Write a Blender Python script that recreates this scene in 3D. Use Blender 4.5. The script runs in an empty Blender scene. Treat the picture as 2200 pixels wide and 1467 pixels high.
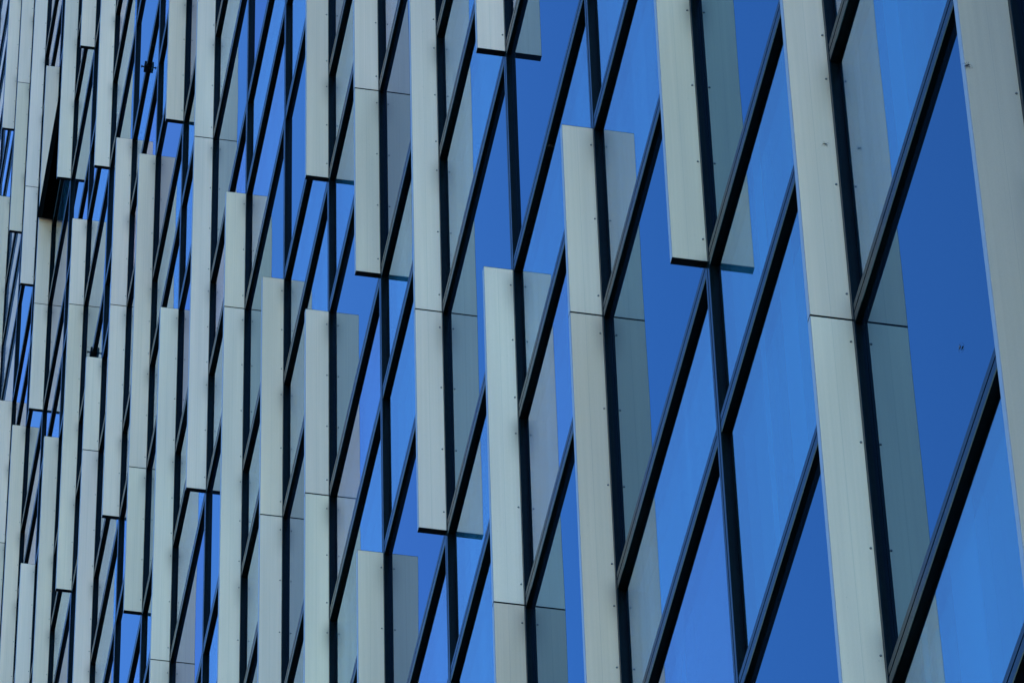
import bpy, bmesh, math, random
from mathutils import Vector, Matrix
random.seed(7)
S = bpy.context.scene

# ---------------------------------------------------------------- camera
CP = Vector((13.534090, -4.071447, -17.190982))
CR = Vector((0.18377672, 0.98269068, -0.02334838))
CU = Vector((0.71764862, -0.11790271, 0.68635225))
CF = Vector((-0.67171912, 0.1428915, 0.72689438))
FPX = 12735.187                                   # focal length in pixels of a 2200 px wide frame
cam = bpy.data.cameras.new('camera')
cam.sensor_width = 36.0
cam.lens = FPX / 2200.0 * 36.0
cam.clip_start = 0.1
cam.clip_end = 5000
co = bpy.data.objects.new('camera', cam)
S.collection.objects.link(co)
co.matrix_world = Matrix(((CR.x, CU.x, -CF.x, CP.x), (CR.y, CU.y, -CF.y, CP.y),
                          (CR.z, CU.z, -CF.z, CP.z), (0, 0, 0, 1)))
S.camera = co

# ---------------------------------------------------------------- sky, sun, exposure
SUN_AZ, SUN_EL = 35.0, 38.0                       # behind the tower; azimuth counter-clockwise from +x
W = bpy.data.worlds.new("World"); S.world = W; W.use_nodes = True
wn = W.node_tree.nodes; wl = W.node_tree.links
wn.clear()
sky = wn.new('ShaderNodeTexSky'); sky.sky_type = 'NISHITA'; sky.sun_disc = False
sky.sun_elevation = math.radians(SUN_EL); sky.sun_rotation = math.radians(90 - SUN_AZ)
sky.ozone_density = 2.0; sky.dust_density = 0.6; sky.air_density = 1.0
hs = wn.new('ShaderNodeGamma'); hs.inputs['Gamma'].default_value = 1.8
tn = wn.new('ShaderNodeMix'); tn.data_type = 'RGBA'; tn.blend_type = 'MULTIPLY'; tn.inputs[0].default_value = 1.0
tn.inputs[7].default_value = (.86, 1.06, 1.04, 1)
bg = wn.new('ShaderNodeBackground'); bg.inputs['Strength'].default_value = 0.088
wo = wn.new('ShaderNodeOutputWorld')
wl.new(sky.outputs[0], hs.inputs['Color']); wl.new(hs.outputs[0], tn.inputs[6]); wl.new(tn.outputs[2], bg.inputs[0]); wl.new(bg.outputs[0], wo.inputs[0])
sl = bpy.data.lights.new('sun', 'SUN'); sl.energy = 5.0; sl.angle = math.radians(0.5); sl.color = (1, .93, .82)
so = bpy.data.objects.new('sun', sl); S.collection.objects.link(so)
a, e = math.radians(SUN_AZ), math.radians(SUN_EL)
so.rotation_euler = Vector((math.cos(a)*math.cos(e), math.sin(a)*math.cos(e), math.sin(e))).to_track_quat('Z', 'Y').to_euler()
S.view_settings.view_transform = 'Standard'; S.view_settings.look = 'None'
S.view_settings.exposure = 1.5; S.view_settings.gamma = 1.0
S.render.engine = 'CYCLES'

# ---------------------------------------------------------------- facade grid (metres)
M_ = 0.024                                        # mullions and transoms stand this far off the glass
D_ = 0.1417                                       # fin depth
T_ = 0.036                                        # fin thickness
DX = [0.1292, 0.0468, 0.0019, -0.0232, -0.0335, -0.0416, -0.0431, -0.0382, -0.0305, -0.0331, -0.0368, -0.0189,
      -0.0034, 0.0046, 0.0059, 0.0152, 0.0216, 0.0302, 0.0346, 0.0121]
DZ = [-0.1387, 0.0, -0.0576, -0.0029, -0.0036, 0.014, 0.0415, 0.0248, 0.0322, 0.0418, 0.0248, 0.0159, 0.0386,
      0.0063, 0.0064, 0.0315, 0.0058, 0.0307, 0.0162, -0.0078, -0.0154, 0.0082, 0.0, -0.0039, -0.0056, 0.0,
      -0.0223, -0.0142, -0.0316, 0.0, -0.0163, -0.0186]
def X(k):                                         # +x face of the fin on mullion k
    return -1.8 * k + (0.33 if k < 0 else DX[k] if k < 20 else 0.0)
def Z(L):                                         # underside of transom L
    n, m, w = 1.0006, 1.2338, 1.5839
    return (L // 3) * (n + m + w) + (0, w, w + m)[L % 3] + (-.405 if L == -4 else -.272 if L == -3 else DZ[0] if L < -2 else DZ[L+2] if L < 30 else -0.015)
K0, K1 = -6, 27
L0, L1 = -14, 37
GROUND = -18.79

# ---------------------------------------------------------------- helpers
def link(o, parent=None):
    S.collection.objects.link(o)
    if parent: o.parent = parent
    return o
def obj(name, bm, mats, parent=None, loc=None):
    me = bpy.data.meshes.new(name); bmesh.ops.recalc_face_normals(bm, faces=bm.faces)
    bm.to_mesh(me); bm.free()
    for m in (mats if isinstance(mats, (list, tuple)) else [mats]): me.materials.append(m)
    o = bpy.data.objects.new(name, me); link(o, parent)
    if loc is not None: o.location = loc
    return o
def box(bm, x0, x1, y0, y1, z0, z1, mi=0):
    vs = [bm.verts.new((x, y, z)) for x in (x0, x1) for y in (y0, y1) for z in (z0, z1)]
    fs = [(0, 1, 3, 2), (4, 6, 7, 5), (0, 4, 5, 1), (2, 3, 7, 6), (0, 2, 6, 4), (1, 5, 7, 3)]
    r = [bm.faces.new([vs[i] for i in f]) for f in fs]
    for f in r: f.material_index = mi
    return r
def extrude_profile(bm, pts, p0, p1, axis, mi=0):
    """closed polygon pts=(a,b) swept along axis ('x': a=y,b=z; 'z': a=x,b=y)"""
    def v(a, b, t): return (t, a, b) if axis == 'x' else (a, b, t)
    A = [bm.verts.new(v(a, b, p0)) for a, b in pts]; B = [bm.verts.new(v(a, b, p1)) for a, b in pts]
    n = len(pts); fs = []
    for i in range(n): fs.append(bm.faces.new((A[i], A[(i+1) % n], B[(i+1) % n], B[i])))
    fs.append(bm.faces.new(A)); fs.append(bm.faces.new(B[::-1]))
    for f in fs: f.material_index = mi
def tube(bm, p0, p1, r, n=8, r2=None):
    p0, p1 = Vector(p0), Vector(p1); d = (p1-p0).normalized()
    u = d.cross(Vector((0, 0, 1)) if abs(d.z) < .9 else Vector((1, 0, 0))).normalized(); w = d.cross(u)
    r2 = r if r2 is None else r2
    A = [bm.verts.new(p0 + (u*math.cos(t)+w*math.sin(t))*r) for t in [2*math.pi*i/n for i in range(n)]]
    B = [bm.verts.new(p1 + (u*math.cos(t)+w*math.sin(t))*r2) for t in [2*math.pi*i/n for i in range(n)]]
    for i in range(n): bm.faces.new((A[i], A[(i+1) % n], B[(i+1) % n], B[i]))
    bm.faces.new(A[::-1]); bm.faces.new(B)

# ---------------------------------------------------------------- materials
class NT:
    def __init__(s, name):
        s.m = bpy.data.materials.new(name); s.m.use_nodes = True
        s.t = s.m.node_tree; s.t.nodes.clear()
        s.out = s.n('ShaderNodeOutputMaterial')
    def n(s, typ, **kw):
        x = s.t.nodes.new(typ)
        for k, v in kw.items():
            if k in x.inputs: x.inputs[k].default_value = v
            else: setattr(x, k, v)
        return x
    def l(s, a, b): s.t.links.new(a, b)
    def math(s, op, a, b=None):
        x = s.n('ShaderNodeMath'); x.operation = op
        for i, q in enumerate((a, b)):
            if q is None: continue
            if isinstance(q, (int, float)): x.inputs[i].default_value = q
            else: s.l(q, x.inputs[i])
        return x.outputs[0]
    def ramp(s, fac, stops):
        r = s.n('ShaderNodeValToRGB'); el = r.color_ramp.elements
        while len(el) < len(stops): el.new(.5)
        for e_, (p, c) in zip(el, stops): e_.position = p; e_.color = (*c, 1)
        s.l(fac, r.inputs[0]); return r.outputs[0]
    def mix(s, fac, a, b, typ='MIX'):
        x = s.n('ShaderNodeMix'); x.data_type = 'RGBA'; x.blend_type = typ
        for i, q in ((0, fac), (6, a), (7, b)):
            if isinstance(q, (int, float)): x.inputs[i].default_value = q
            elif isinstance(q, tuple): x.inputs[i].default_value = (*q, 1)
            else: s.l(q, x.inputs[i])
        return x.outputs[2]

def fin_material():
    """brushed, anodised aluminium sheet; every panel has its own batch tint"""
    t = NT('anodised_aluminium')
    tc = t.n('ShaderNodeTexCoord'); oi = t.n('ShaderNodeObjectInfo')
    off = t.n('ShaderNodeVectorMath'); off.operation = 'ADD'
    cmb = t.n('ShaderNodeCombineXYZ'); t.l(t.math('MULTIPLY', oi.outputs['Random'], 53.0), cmb.inputs[0])
    t.l(t.math('MULTIPLY', oi.outputs['Random'], 31.0), cmb.inputs[2])
    t.l(tc.outputs['Object'], off.inputs[0]); t.l(cmb.outputs[0], off.inputs[1])
    tint = oi.outputs['Color']
    mp = t.n('ShaderNodeMapping'); t.l(off.outputs[0], mp.inputs[0]); mp.inputs['Scale'].default_value = (1, 5, .45)
    slow = t.n('ShaderNodeTexNoise', Scale=1.0, Detail=3.0); t.l(mp.outputs[0], slow.inputs['Vector'])
    mp2 = t.n('ShaderNodeMapping'); t.l(off.outputs[0], mp2.inputs[0]); mp2.inputs['Scale'].default_value = (1, 90, .8)
    streak = t.n('ShaderNodeTexNoise', Scale=1.0, Detail=2.0); t.l(mp2.outputs[0], streak.inputs['Vector'])
    fine = t.n('ShaderNodeTexNoise', Scale=260.0, Detail=2.0); t.l(off.outputs[0], fine.inputs['Vector'])
    c = t.mix(1.0, tint, t.ramp(slow.outputs[0], [(.25, (.84, .86, .87)), (.5, (.97, .97, .97)), (.75, (1.07, 1.07, 1.04))]), 'MULTIPLY')
    c = t.mix(1.0, c, t.ramp(streak.outputs[0], [(.3, (.965, .965, .965)), (.7, (1.03, 1.03, 1.03))]), 'MULTIPLY')
    c = t.mix(1.0, c, t.ramp(fine.outputs[0], [(.3, (.97, .97, .97)), (.7, (1.03, 1.03, 1.03))]), 'MULTIPLY')
    # a faint rolled seam down the middle of the sheet
    sep = t.n('ShaderNodeSeparateXYZ'); t.l(tc.outputs['Object'], sep.inputs[0])
    d = t.math('ABSOLUTE', t.math('ADD', sep.outputs[1], M_ + D_*0.52))
    seam = t.math('LESS_THAN', d, 0.0011)
    c = t.mix(t.math('MULTIPLY', seam, 0.16), c, (.10, .11, .11))
    # darker below the end of every transom, strongest in the corner against the mullion
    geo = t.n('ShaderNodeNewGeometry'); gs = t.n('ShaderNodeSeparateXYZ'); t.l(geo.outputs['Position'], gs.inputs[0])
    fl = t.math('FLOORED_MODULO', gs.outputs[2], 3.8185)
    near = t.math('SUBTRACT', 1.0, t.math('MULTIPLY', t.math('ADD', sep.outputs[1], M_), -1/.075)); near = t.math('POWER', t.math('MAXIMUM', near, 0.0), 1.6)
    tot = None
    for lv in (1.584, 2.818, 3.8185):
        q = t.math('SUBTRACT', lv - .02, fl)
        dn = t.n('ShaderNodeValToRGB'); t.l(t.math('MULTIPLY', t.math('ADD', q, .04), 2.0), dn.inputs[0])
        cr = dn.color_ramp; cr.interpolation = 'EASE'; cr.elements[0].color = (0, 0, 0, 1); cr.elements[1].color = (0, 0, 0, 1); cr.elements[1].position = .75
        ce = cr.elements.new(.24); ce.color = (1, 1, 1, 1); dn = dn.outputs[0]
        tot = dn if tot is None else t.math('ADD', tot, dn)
    corner_dark = t.math('MULTIPLY', t.math('MULTIPLY', near, tot), t.math('ADD', .05, t.math('MULTIPLY', slow.outputs[0], .75)))
    c = t.mix(t.math('MINIMUM', corner_dark, .7), c, (.13, .10, .075))
    # grime specks
    spk = t.n('ShaderNodeTexVoronoi', Scale=16.0); t.l(off.outputs[0], spk.inputs['Vector'])
    c = t.mix(t.math('MULTIPLY', t.math('LESS_THAN', spk.outputs['Distance'], .035), .35), c, (.12, .10, .09))
    b = t.n('ShaderNodeBsdfPrincipled'); b.inputs['Metallic'].default_value = 0.15
    t.l(c, b.inputs['Base Color'])
    t.l(t.math('ADD', t.math('MULTIPLY', streak.outputs[0], .15), .33), b.inputs['Roughness'])
    bp = t.n('ShaderNodeBump'); bp.inputs['Strength'].default_value = .12; bp.inputs['Distance'].default_value = .002
    t.l(slow.outputs[0], bp.inputs['Height']); t.l(bp.outputs[0], b.inputs['Normal'])
    t.l(b.outputs[0], t.out.inputs[0]); return t.m

def simple(name, col, rough=.5, metal=0.0, noise=.15, scale=30, ior=1.45):
    t = NT(name); tc = t.n('ShaderNodeTexCoord')
    ns = t.n('ShaderNodeTexNoise', Scale=float(scale), Detail=4.0); t.l(tc.outputs['Object'], ns.inputs['Vector'])
    c = t.mix(1.0, col, t.ramp(ns.outputs[0], [(.3, (1-noise,)*3), (.7, (1+noise,)*3)]), 'MULTIPLY')
    b = t.n('ShaderNodeBsdfPrincipled', Roughness=rough, Metallic=metal, IOR=ior); t.l(c, b.inputs['Base Color'])
    t.l(b.outputs[0], t.out.inputs[0]); return t.m

def glass_bow(t):
    """slight pillowing of every pane"""
    tc = t.n('ShaderNodeTexCoord'); oi = t.n('ShaderNodeObjectInfo')
    off = t.n('ShaderNodeVectorMath'); off.operation = 'ADD'; cmb = t.n('ShaderNodeCombineXYZ')
    t.l(t.math('MULTIPLY', oi.outputs['Random'], 40.0), cmb.inputs[0])
    t.l(tc.outputs['Object'], off.inputs[0]); t.l(cmb.outputs[0], off.inputs[1])
    ns = t.n('ShaderNodeTexNoise', Scale=1.1, Detail=0.0); t.l(off.outputs[0], ns.inputs['Vector'])
    bp = t.n('ShaderNodeBump', Strength=1.0, Distance=GLASS_BOW); t.l(ns.outputs[0], bp.inputs['Height'])
    return bp.outputs[0]
def glass_front(name, ior, tint, body=None, see=False, power=1.0, body_bands=False, edge=(.44, .70)):
    t = NT(name); fr = t.n('ShaderNodeFresnel', IOR=ior)
    nrm = glass_bow(t)
    g = t.n('ShaderNodeBsdfGlossy', Roughness=0.0); t.l(nrm, g.inputs['Normal'])
    # tint fades at grazing angles, standing in for polarised sky light
    lo, hi = edge; f_ = t.math('DIVIDE', t.math('SUBTRACT', fr.outputs[0], lo), hi-lo)
    cl = t.n('ShaderNodeClamp'); t.l(f_, cl.inputs[0]); cc = t.mix(cl.outputs[0], tint, (1.0, 1.0, 1.0))
    oi = t.n('ShaderNodeObjectInfo')                # panes come from different coating batches, bluish to violet
    cc = t.mix(1.0, cc, t.ramp(oi.outputs['Random'], [(0, (1, .88, 1)), (.3, (.90, .97, .97)), (.65, (.97, 1.02, 1.02)), (1, (.85, .91, .95))]), 'MULTIPLY')
    t.l(cc, g.inputs['Color'])
    if see: d = t.n('ShaderNodeBsdfTransparent'); d.inputs['Color'].default_value = (.95, .98, .99, 1)
    else:
        d = t.n('ShaderNodeBsdfDiffuse'); d.inputs['Color'].default_value = (*body, 1)
        if body_bands:                                   # upright bands, darker and paler, in the body colour
            tc = t.n('ShaderNodeTexCoord'); sp = t.n('ShaderNodeSeparateXYZ'); t.l(tc.outputs['Object'], sp.inputs[0])
            nz = t.n('ShaderNodeTexNoise', noise_dimensions='2D', Scale=2.6, Detail=1.0); cb = t.n('ShaderNodeCombineXYZ')
            t.l(t.math('ADD', sp.outputs[0], t.math('MULTIPLY', t.n('ShaderNodeObjectInfo').outputs['Random'], 70.0)), cb.inputs[0])
            t.l(cb.outputs[0], nz.inputs['Vector'])
            t.l(t.ramp(nz.outputs[0], [(.42, (body[0]*.8, body[1]*.85, body[2]*.9)), (.45, body), (.56, body), (.60, tuple(v*1.35 for v in body))]), d.inputs['Color'])
    mx = t.n('ShaderNodeMixShader'); t.l(t.math('MULTIPLY', fr.outputs[0], power), mx.inputs[0])
    t.l(d.outputs[0], mx.inputs[1]); t.l(g.outputs[0], mx.inputs[2]); t.l(mx.outputs[0], t.out.inputs[0]); return t.m

# base colours of the sheet batches (cool, middle, warm grey, dark) and the fins that clearly belong to one
BATCH = {'c': (.70, .492, .325), 'm': (.645, .448, .285), 'n': (.595, .392, .245), 'd': (.45, .335, .217)}
TONE = {(-1, -6): 'd', (0, -7): 'c', (0, -2): 'm', (1, 0): 'm', (2, -5): 'n', (2, 1): 'm', (3, -5): 'n', (3, 1): 'c', (3, 4): 'c',
        (4, 3): 'c', (4, 4): 'c', (5, -2): 'm', (5, 6): 'm', (5, 7): 'c', (6, 0): 'c', (6, 6): 'c', (6, 8): 'm', (7, 1): 'c',
        (7, 7): 'm', (8, 4): 'c', (8, 10): 'm', (9, 10): 'c', (9, 13): 'c', (10, 10): 'c', (10, 15): 'm', (11, 12): 'm', (11, 13): 'm',
        (12, 14): 'c', (12, 16): 'm', (13, 16): 'c', (13, 19): 'c', (14, 16): 'm', (14, 19): 'c', (15, 13): 'm', (15, 22): 'c',
        (16, 22): 'm', (16, 21): 'c', (17, 24): 'c', (18, 26): 'm'}
GLASS_BOW = 0.0014
TINT = (.53, .77, .94)
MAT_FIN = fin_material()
MAT_FRAME = simple('dark_anodised_frame', (.002, .005, .006), .22, 0, ior=1.12)
MAT_NOSE = simple('milled_aluminium_edge', (.22, .19, .165), .3, .35, .06)
MAT_GASKET = simple('black_rubber_gasket', (.006, .006, .006), .6)
MAT_CAP = simple('black_end_cap', (.003, .0045, .006), .6, ior=1.12)
MAT_SCREW = simple('dark_steel_screw', (.13, .12, .11), .4, .3)
MAT_DEEP = glass_front('clear_blue_glass', 2.1, TINT, (.002, .005, .010), power=.95)
MAT_OUT = glass_front('outer_glass', 2.0, (.92, .97, 1), see=True)
MAT_IN = glass_front('inner_coated_glass', 3.0, (.86, 1, 1), (.035, .17, .30), body_bands=True)
MAT_HAZY = glass_front('grey_reflection_glass', 1.6, (.5, .66, .75), (.10, .15, .24))  # far-left panes: hazy grey reflection put into the body colour
MAT_DARK = simple('dark_interior', (.003, .003, .003), .8, ior=1.1)
MAT_WALL = simple('grey_concrete', (.28, .28, .27), .8, 0, .15, 3)
MAT_GROUND = simple('dark_paving', (.06, .058, .055), .85, 0, .25, .4)
MAT_CHITIN = simple('dark_chitin', (.03, .015, .01), .4)

# ---------------------------------------------------------------- ground
bm = bmesh.new()
vs = [bm.verts.new(p) for p in ((-2000, -2000, GROUND), (2000, -2000, GROUND), (2000, 2000, GROUND), (-2000, 2000, GROUND))]
bm.faces.new(vs)
g = obj('ground', bm, MAT_GROUND); g['kind'] = 'structure'

# ---------------------------------------------------------------- the tower
tower = bpy.data.objects.new('office_tower', None); link(tower)
tower.location = (X(10), 0, GROUND)
tower['label'] = 'glass office tower with a black grid of frames and staggered upright aluminium fins'
tower['category'] = 'office building'
TO = Vector(tower.location)
def tp(name, bm, mats, loc=(0, 0, 0)):             # a part of the tower, loc in world coordinates
    return obj(name, bm, mats, tower, Vector(loc) - TO)

xl, xr = X(K1), X(K0)
OPEN = (15, 23)                                    # bay between mullions 15/16, band above level 23: open vent
HZ0, HZ1 = Z(23) + .064, Z(24) - .03
bm = bmesh.new()                                   # core of the building: closed body behind the glass
box(bm, xl, xr, .42, 18, GROUND+.01, Z(L1)+.9)
box(bm, xl, xr, -.1, .40, Z(L1)+.1, Z(L1)+1.2)
box(bm, xl, xr, -.05, .40, GROUND+.01, Z(L0))
tp('wall', bm, MAT_WALL)

def mullion(k):
    x = X(k); bm = bmesh.new()
    a, b, g0, g1 = x-.040, x+.022, x-.0135, x-.0045
    pts = [(a, .06), (a, -M_+.004), (a+.002, -M_), (g0, -M_), (g0, -M_+.009), (g1, -M_+.009), (g1, -M_),
           (b-.002, -M_), (b, -M_+.003), (b, -M_+.011), (b-.004, -M_+.012), (b-.004, .06)]
    extrude_profile(bm, [(p[0]-x, p[1]) for p in pts], Z(L0), Z(L1)+.05, 'z')
    tp('mullion', bm, MAT_FRAME, (x, 0, 0))
def transom(L):
    z = Z(L); bm = bmesh.new(); f = -M_+.002
    a, b, g0, g1 = z-.034, z+.054, z+.008, z+.018
    pts = [(.06, a), (f+.010, a), (f+.010, a-.003), (f+.002, a-.003), (f, a), (f, g0), (f+.009, g0), (f+.009, g1), (f, g1), (f, b-.002), (f+.003, b), (.06, b)]
    extrude_profile(bm, [(p[0], p[1]-z) for p in pts], -(xr-xl)/2, (xr-xl)/2, 'x')
    tp('transom', bm, MAT_FRAME, ((xl+xr)/2, 0, z))
for k in range(K0, K1+1): mullion(k)
for L in range(L0, L1+1): transom(L)

# ---- glass: every pane its own part, the largest in the picture first
def pix(p):
    d = Vector(p) - CP; w_ = d.dot(CF)
    return 1100 + FPX*d.dot(CR)/w_, 733.5 - FPX*d.dot(CU)/w_
def clip_area(poly):
    for ax, lim, sg in ((0, 0, 1), (0, 2200, -1), (1, 0, 1), (1, 1467, -1)):
        out = []
        for i in range(len(poly)):
            p, q = poly[i-1], poly[i]
            ip, iq = (p[ax]-lim)*sg >= 0, (q[ax]-lim)*sg >= 0
            if ip != iq:
                s = (lim-p[ax])/(q[ax]-p[ax]); out.append((p[0]+(q[0]-p[0])*s, p[1]+(q[1]-p[1])*s))
            if iq: out.append(q)
        poly = out
        if not poly: return 0
    return abs(sum(poly[i-1][0]*poly[i][1]-poly[i][0]*poly[i-1][1] for i in range(len(poly))))/2
def pane_mesh(bm, x0, x1, z0, z1, L, k):
    """two sheets of an insulating unit; on wide bands the inner sheet is dark and only the front mirrors"""
    wide = L % 3 == 0
    if k >= 18: m0 = 3; box(bm, x0, x1, 0, .02, z0, z1, m0)
    elif wide: box(bm, x0, x1, 0, .02, z0, z1, 0)
    else:
        f = bm.faces.new([bm.verts.new(p) for p in ((x0, 0, z0), (x1, 0, z0), (x1, 0, z1), (x0, 0, z1))]); f.material_index = 1
        box(bm, x0, x1, .0215, .03, z0, z1, 2)
GM = [MAT_DEEP, MAT_OUT, MAT_IN, MAT_HAZY]
cand = []
for k in range(K0, K1):
    for L in range(L0, L1):
        if (k, L) == OPEN: continue
        x0, x1, z0, z1 = X(k+1)+.015, X(k)-.035, Z(L)+.055, Z(L+1)-.028
        ar = clip_area([pix((x, 0, z)) for x, z in ((x0, z0), (x1, z0), (x1, z1), (x0, z1))])
        cand.append((ar, k, L, x0, x1, z0, z1))
cand.sort(key=lambda c: -c[0])
rest = bmesh.new()
for i, (ar, k, L, x0, x1, z0, z1) in enumerate(cand):
    if i < 100:
        cx, cz = (x0+x1)/2, (z0+z1)/2; bm = bmesh.new()
        pane_mesh(bm, x0-cx, x1-cx, z0-cz, z1-cz, L, k)
        tp('window', bm, GM, (cx, 0, cz))
    else: pane_mesh(rest, x0, x1, z0, z1, L, k)
o = tp('window_glass', rest, GM); o['kind'] = 'stuff'

# ---- fins
FINS = {-5: [(-8, -2), (-2, 4)], -4: [(-10, -5), (-3, 3)], -3: [(-9, -3), (-3, 2)], -2: [(-7, -1), (1, 6)],
        -1: [(-6, 0), (0, 4)], 0: [(-7, -2), (-2, 4)], 1: [(-8, -2), (0, 6)], 2: [(-5, 1), (1, 2)],
        3: [(-5, 1), (1, 3), (4, 10)], 4: [(3, 4), (4, 10)], 5: [(-2, 4), (6, 7), (7, 13)],
        6: [(0, 6), (6, 7), (8, 14)], 7: [(1, 7), (7, 9)], 8: [(4, 10), (10, 11)], 9: [(10, 13), (13, 19)],
        10: [(4, 10), (10, 13), (15, 21)], 11: [(12, 13), (13, 16)], 12: [(14, 16), (16, 18)],
        13: [(10, 16), (16, 17), (19, 25)], 14: [(16, 19), (19, 20), (22, 28)], 15: [(13, 19), (22, 28)],
        16: [(13, 19), (21, 22), (22, 25)], 17: [(16, 22), (24, 25), (25, 31)],
        18: [(16, 22), (22, 24), (26, 28), (28, 34)], 19: [(22, 28), (29, 35)], 20: [(19, 25), (25, 28)],
        21: [(22, 28), (30, 36)], 22: [(24, 30)], 23: [(25, 31)], 24: [(22, 28), (30, 36)], 25: [(26, 32)]}
screw_mesh = None
def screw(parent, y, z):
    global screw_mesh
    if screw_mesh is None:
        bm = bmesh.new(); tube(bm, (0, 0, 0), (.003, 0, 0), .0048, 10, .004); tube(bm, (.0029, 0, 0), (.0045, 0, 0), .002, 6)
        screw_mesh = bpy.data.meshes.new('screw'); bm.to_mesh(screw_mesh); bm.free(); screw_mesh.materials.append(MAT_SCREW)
    o = bpy.data.objects.new('screw', screw_mesh); link(o, parent); o.location = (0.0002, y, z)
def fin(k, a, b):
    x = X(k); zb, zt = Z(a)+.003, Z(b)-.003; h = zt-zb; t = .0025
    y0, y1 = -(M_+(D_ if k > 0 else .149 if k == 0 else .167)), -M_-.0005
    bm = bmesh.new()
    # folded sheet: long +x face, rounded nose, long -x face, open ends (hollow)
    r = .0025
    outer = [(0, y1), (0, y0+r), (-r*.3, y0+r*.3), (-r, y0), (-T_+r, y0), (-T_+r*.3, y0+r*.3), (-T_, y0+r), (-T_, y1)]
    inner = [(-T_+t, y1), (-T_+t, y0+t), (-t, y0+t), (-t, y1)]
    extrude_profile(bm, outer+inner, .002, h-.002, 'z')
    bm.faces.ensure_lookup_table()
    for i in range(1, 6): bm.faces[i].material_index = 1
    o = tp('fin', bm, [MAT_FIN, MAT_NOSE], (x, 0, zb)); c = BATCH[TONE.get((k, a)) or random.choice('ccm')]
    o.color = tuple(v*random.uniform(.975, 1.025) for v in c) + (1,)
    for z0, z1 in ((-.001, .0019), (h-.0019, h+.001)):
        bm = bmesh.new(); box(bm, -T_+.0004, -.0004, y0+.0004, y1, z0, z1)
        if z0 < .1:                                # cast bracket on the lower cap
            box(bm, -.024, -.020, y1-.035, y1-.008, z0-.006, z0-.0003); box(bm, -.030, -.014, y1-.023, y1-.020, z0-.009, z0-.0062)
        obj('end_cap', bm, MAT_CAP, o)
    ys = -M_-.011
    for L in range(a, b):
        lo, hi = Z(L)-zb+.13, Z(L+1)-zb-.115
        n = 4 if L % 3 == 0 else 3
        for i in range(n): screw(o, ys + random.uniform(-.001, .001), lo+(hi-lo)*i/(n-1) + random.uniform(-.006, .006))
    return o
for k, segs in FINS.items():
    for a, b in segs: fin(k, a, b)

# ---- open vent between two fins: frame, pane and the dark room behind it
x0, x1 = X(16)+.024, X(15)-.042
bm = bmesh.new()
for q in ((x0, x1, .03, .40, HZ0-.02, HZ0), (x0, x1, .03, .40, HZ1, HZ1+.02), (x0-.02, x0, .03, .40, HZ0-.02, HZ1+.02),
          (x1, x1+.02, .03, .40, HZ0-.02, HZ1+.02), (x0-.02, x1+.02, .40, .415, HZ0-.02, HZ1+.02)): box(bm, *q)
tp('window_reveal', bm, MAT_DARK)
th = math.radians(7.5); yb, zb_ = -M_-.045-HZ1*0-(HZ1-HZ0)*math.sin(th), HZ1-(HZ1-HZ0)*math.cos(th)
bm = bmesh.new()                                   # added black plate standing in for the deep shade under the open sash
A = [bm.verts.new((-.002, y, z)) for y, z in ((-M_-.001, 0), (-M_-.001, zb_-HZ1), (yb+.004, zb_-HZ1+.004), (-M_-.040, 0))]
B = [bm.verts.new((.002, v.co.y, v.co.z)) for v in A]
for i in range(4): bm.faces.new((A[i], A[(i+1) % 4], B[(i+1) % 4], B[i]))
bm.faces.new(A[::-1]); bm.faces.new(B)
tp('vent_shade_plate', bm, MAT_CAP, (x0-.006, 0, HZ1))
sash = bmesh.new(); w, h, s = (x1-x0)/2, HZ1-HZ0, .055
for q in ((-w, w, 0, .05, -h, -h+s), (-w, w, 0, .05, -s, 0), (-w, -w+s, .001, .049, -h+s, -s), (w-s, w, .001, .049, -h+s, -s)): box(sash, *q)
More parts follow.
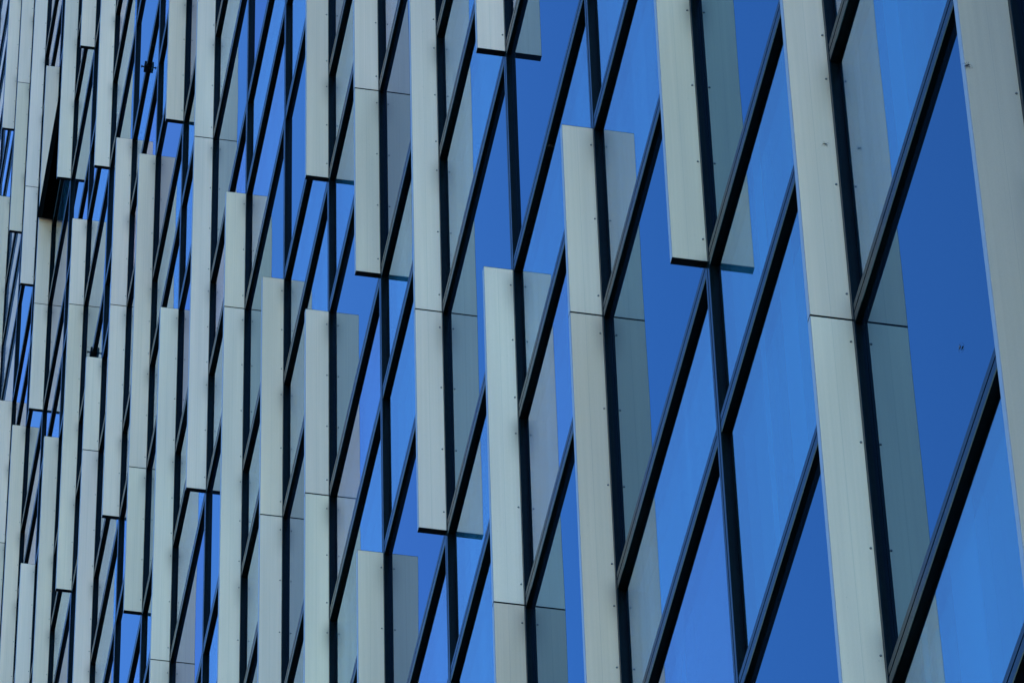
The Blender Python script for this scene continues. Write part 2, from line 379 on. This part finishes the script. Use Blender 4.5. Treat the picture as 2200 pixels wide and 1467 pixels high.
so_ = tp('open_window', sash, MAT_FRAME, ((x0+x1)/2, -M_-.045, HZ1)); so_.rotation_euler = (-math.radians(7.5), 0, 0)
so_['label'] = 'top-hung vent pushed open between two fins'
bm = bmesh.new(); box(bm, -w+s, w-s, .012, .030, -h+s, -s); obj('pane', bm, MAT_DEEP, so_)

# ---- small black rope anchors clipped on a transom
def anchor(x, L):
    z = Z(L); bm = bmesh.new()
    box(bm, -.040, .040, -.041, -.004, -.050, -.0345); box(bm, -.040, .040, -.041, -M_-.0005, -.0340, .012)
    o = tp('rope_anchor', bm, MAT_CAP, (x, 0, z))
    bm = bmesh.new(); tube(bm, (0, -.0405, -.02), (0, -.058, -.02), .006); tube(bm, (0, -.058, -.02), (0, -.068, -.02), .010, 10, .013)
    obj('pin', bm, MAT_CAP, o)
anchor(-20.72, 18); anchor(-24.26, 18)

# ---------------------------------------------------------------- insects resting on the tower
def insect(loc, rot, label, size=1.0):
    o = bmesh.new()
    tube(o, (-.010, 0, .003), (.002, 0, .004), .0012, 8, .0024); tube(o, (.002, 0, .004), (.007, 0, .0045), .0028, 8, .0018)
    tube(o, (.007, 0, .0045), (.010, 0, .004), .0016, 8, .0006)
    for s in (-1, 1):
        for i, (dx, ex) in enumerate(((.004, .014), (.002, .001), (-.001, -.012))):
            tube(o, (dx, 0, .004), ((dx+ex)/2, s*.007, .009), .0005, 5, .0004); tube(o, ((dx+ex)/2, s*.007, .009), (ex, s*.013, .0003), .0004, 5, .0003)
    r = obj('insect', o, MAT_CHITIN); r.location = loc; r.rotation_euler = rot; r.scale = (size,)*3
    r['label'] = label; r['category'] = 'insect'
H = math.pi/2
insect((X(0)+.0003, -.063, -1.471), (H, .3, H), 'tiny long-legged insect clinging to the face of a wide pale fin', .85)
insect((X(-1)+.0003, -.184, -3.365), (H, -.5, H), 'dark gnat at the outer edge of the fin nearest the camera', 1.0)
insect((1.205, -.0005, -3.629), (H, 0, 0), 'small dark insect sitting on the deep blue window glass', .9)
insect((-4.58, -.006, Z(3)-.0332), (math.pi, 0, .4), 'small insect hanging under a black transom beside blue glass', .9)
